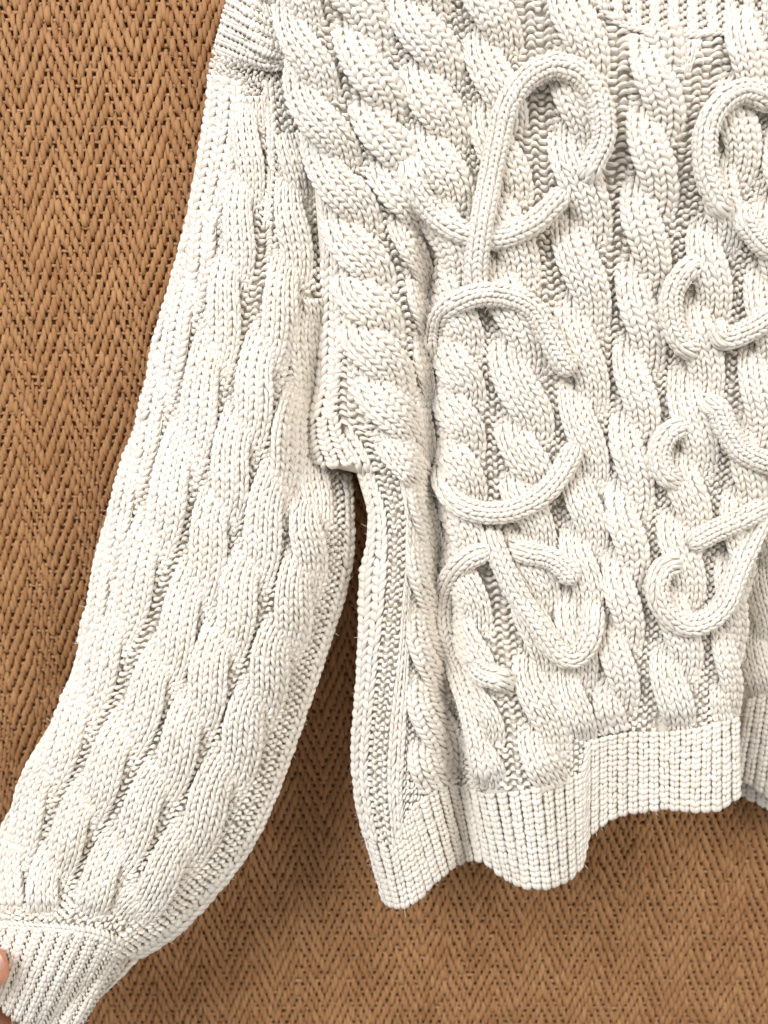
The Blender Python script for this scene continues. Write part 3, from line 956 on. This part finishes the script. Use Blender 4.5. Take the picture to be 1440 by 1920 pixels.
rib_band(far, FC, H_far, 19, dz=8)
FC2 = [((1380, 1430), (1380, 1487)), ((1410, 1430), (1405, 1500)), ((1440, 1440), (1435, 1516)), ((1500, 1460), (1490, 1545))]
rib_band(far, FC2, lambda x, y: H_far(x, y) - 30, 19, dz=0)

# ------------------------------------------------------------------ loose cotton fibres standing off the yarn
def build_fuzz(key, parent, share):
    P = np.concatenate([p for p, n in FUZZ[key]]); N = np.concatenate([n for p, n in FUZZ[key]])
    take = rng.random(len(P)) < share
    P, N = P[take], N[take]
    n = len(P)
    d = N + rng.normal(0, .9, (n, 3)); d /= np.linalg.norm(d, axis=1, keepdims=True)
    bend = rng.normal(0, 1, (n, 3))
    side = np.cross(d, rng.normal(0, 1, (n, 3))); side /= np.linalg.norm(side, axis=1, keepdims=True) + 1e-9
    ln = rng.uniform(5, 15, (n, 1))
    mb = MB()
    rows = []
    for t in (0, .35, .7, 1.0):
        c = P + N * 1.5 + d * ln * t + bend * ln * .33 * t * t
        w = .42 * (1 - .6 * t)
        rows += [c - side * w, c + side * w]
    V = np.stack(rows, 1)
    F = np.array([[0, 1, 3, 2], [2, 3, 5, 4], [4, 5, 7, 6]])
    FF = (F[None] + (np.arange(n) * 8)[:, None, None]).reshape(-1, 4)
    mb.add(V.reshape(-1, 3), FF, None, np.full(n * 8, .9))
    o = mb.build("yarn_fuzz", YARN, parent)
    o["kind"] = "stuff"


build_fuzz('body', body, .8)
build_fuzz('sleeve', sleeve, .8)
build_fuzz('hem', hem, .8)
build_fuzz('cuff', cuff, .8)

# ------------------------------------------------------------------ hand holding the cuff
SKIN, nt, b = new_mat("skin")
ns = nd(nt, 'ShaderNodeTexNoise'); ns.inputs['Scale'].default_value = 90; ns.inputs['Detail'].default_value = 4
tc = nd(nt, 'ShaderNodeTexCoord'); nt.links.new(tc.outputs['Object'], ns.inputs['Vector'])
mx = nd(nt, 'ShaderNodeMix', data_type='RGBA'); nt.links.new(ns.outputs[0], mx.inputs[0])
mx.inputs[6].default_value = (0.62, 0.27, 0.16, 1); mx.inputs[7].default_value = (0.74, 0.38, 0.24, 1)
nt.links.new(mx.outputs[2], b.inputs['Base Color'])
b.inputs['Roughness'].default_value = 0.5
b.inputs['Subsurface Weight'].default_value = 0.15
b.inputs['Subsurface Radius'].default_value = (0.006, 0.002, 0.001)
NAIL, nt, b = new_mat("fingernail")
b.inputs['Base Color'].default_value = (0.80, 0.46, 0.36, 1)
b.inputs['Roughness'].default_value = 0.3


def build_hand():
    hc = float(H_cuff(0, 1800))
    org = to_world(at(-330, 2060, hc - 60))
    V, E, R = [], [], []

    def chain(start, pts):
        prev = start
        for x, y, h, r in pts:
            V.append(to_world(at(x, y, h)) - org); R.append(r * S)
            if prev is not None: E.append((prev, len(V) - 1))
            prev = len(V) - 1
        return prev

    chain(None, [(-330, 2060, hc - 70, 105)])                       # 0 palm centre
    chain(0, [(-480, 2240, hc - 90, 100), (-600, 2400, hc - 110, 92)])  # wrist, forearm
    # thumb: leaves the side of the palm, closes on the front of the cuff
    chain(0, [(-228, 1955, hc + 20, 62), (-128, 1878, hc + 48, 50), (-48, 1830, hc + 50, 44), (-6, 1813, hc + 44, 40), (14, 1804, hc + 38, 32)])
    # fingers run behind the cuff and press it against the thumb
    chain(0, [(-215, 2020, hc - 80, 56), (-120, 1965, hc - 95, 42), (-40, 1925, hc - 95, 37), (16, 1908, hc - 84, 32)])
    chain(0, [(-225, 2080, hc - 100, 56), (-110, 2050, hc - 120, 42), (-20, 2010, hc - 118, 38), (40, 1985, hc - 104, 32)])
    chain(0, [(-245, 2140, hc - 110, 52), (-135, 2130, hc - 132, 40), (-40, 2090, hc - 128, 36), (15, 2065, hc - 112, 30)])
    chain(0, [(-280, 2190, hc - 110, 46), (-190, 2200, hc - 130, 34), (-110, 2170, hc - 126, 30), (-60, 2145, hc - 112, 26)])
    me = bpy.data.meshes.new("hand")
    me.from_pydata([tuple(v) for v in V], E, [])
    o = bpy.data.objects.new("hand", me)
    COL.objects.link(o)
    o.location = org
    bpy.context.view_layer.objects.active = o
    sk = o.modifiers.new("skin", 'SKIN')
    sk.use_smooth_shade = True
    for i, r in enumerate(R):
        me.skin_vertices[0].data[i].radius = (r, r)
    me.skin_vertices[0].data[0].use_root = True
    ss = o.modifiers.new("sub", 'SUBSURF'); ss.levels = 3; ss.render_levels = 3
    me.materials.append(SKIN)
    dg = bpy.context.evaluated_depsgraph_get()
    m2 = bpy.data.meshes.new_from_object(o.evaluated_get(dg))
    o.modifiers.clear()
    o.data = m2
    m2.name = "hand"
    if not m2.materials: m2.materials.append(SKIN)
    for p in m2.polygons: p.use_smooth = True
    tag(o, "hand reaching in at the lower left corner, thumb pinching the ribbed cuff", "hand")
    # thumb nail
    mbn = MB()
    a = np.linspace(-1, 1, 9); q = np.linspace(-1, 1, 9)
    aa, qq = np.meshgrid(a, q, indexing='ij')
    r = np.sqrt(1 - (aa ** 2) * .45) 
    x = -14 + 20 * aa * .9 + 9 * qq * r
    y = 1806 - 10 * aa + 18 * qq * r
    h = hc + 81 - 8 * qq ** 2 - 7 * np.clip(aa, 0, 1) ** 2 - 3
    mbn.add(at(x, y, h).reshape(-1, 3), grid_faces(9, 9)[:, ::-1])
    n = mbn.build("thumb_nail", NAIL, o, org)
    return o


build_hand()
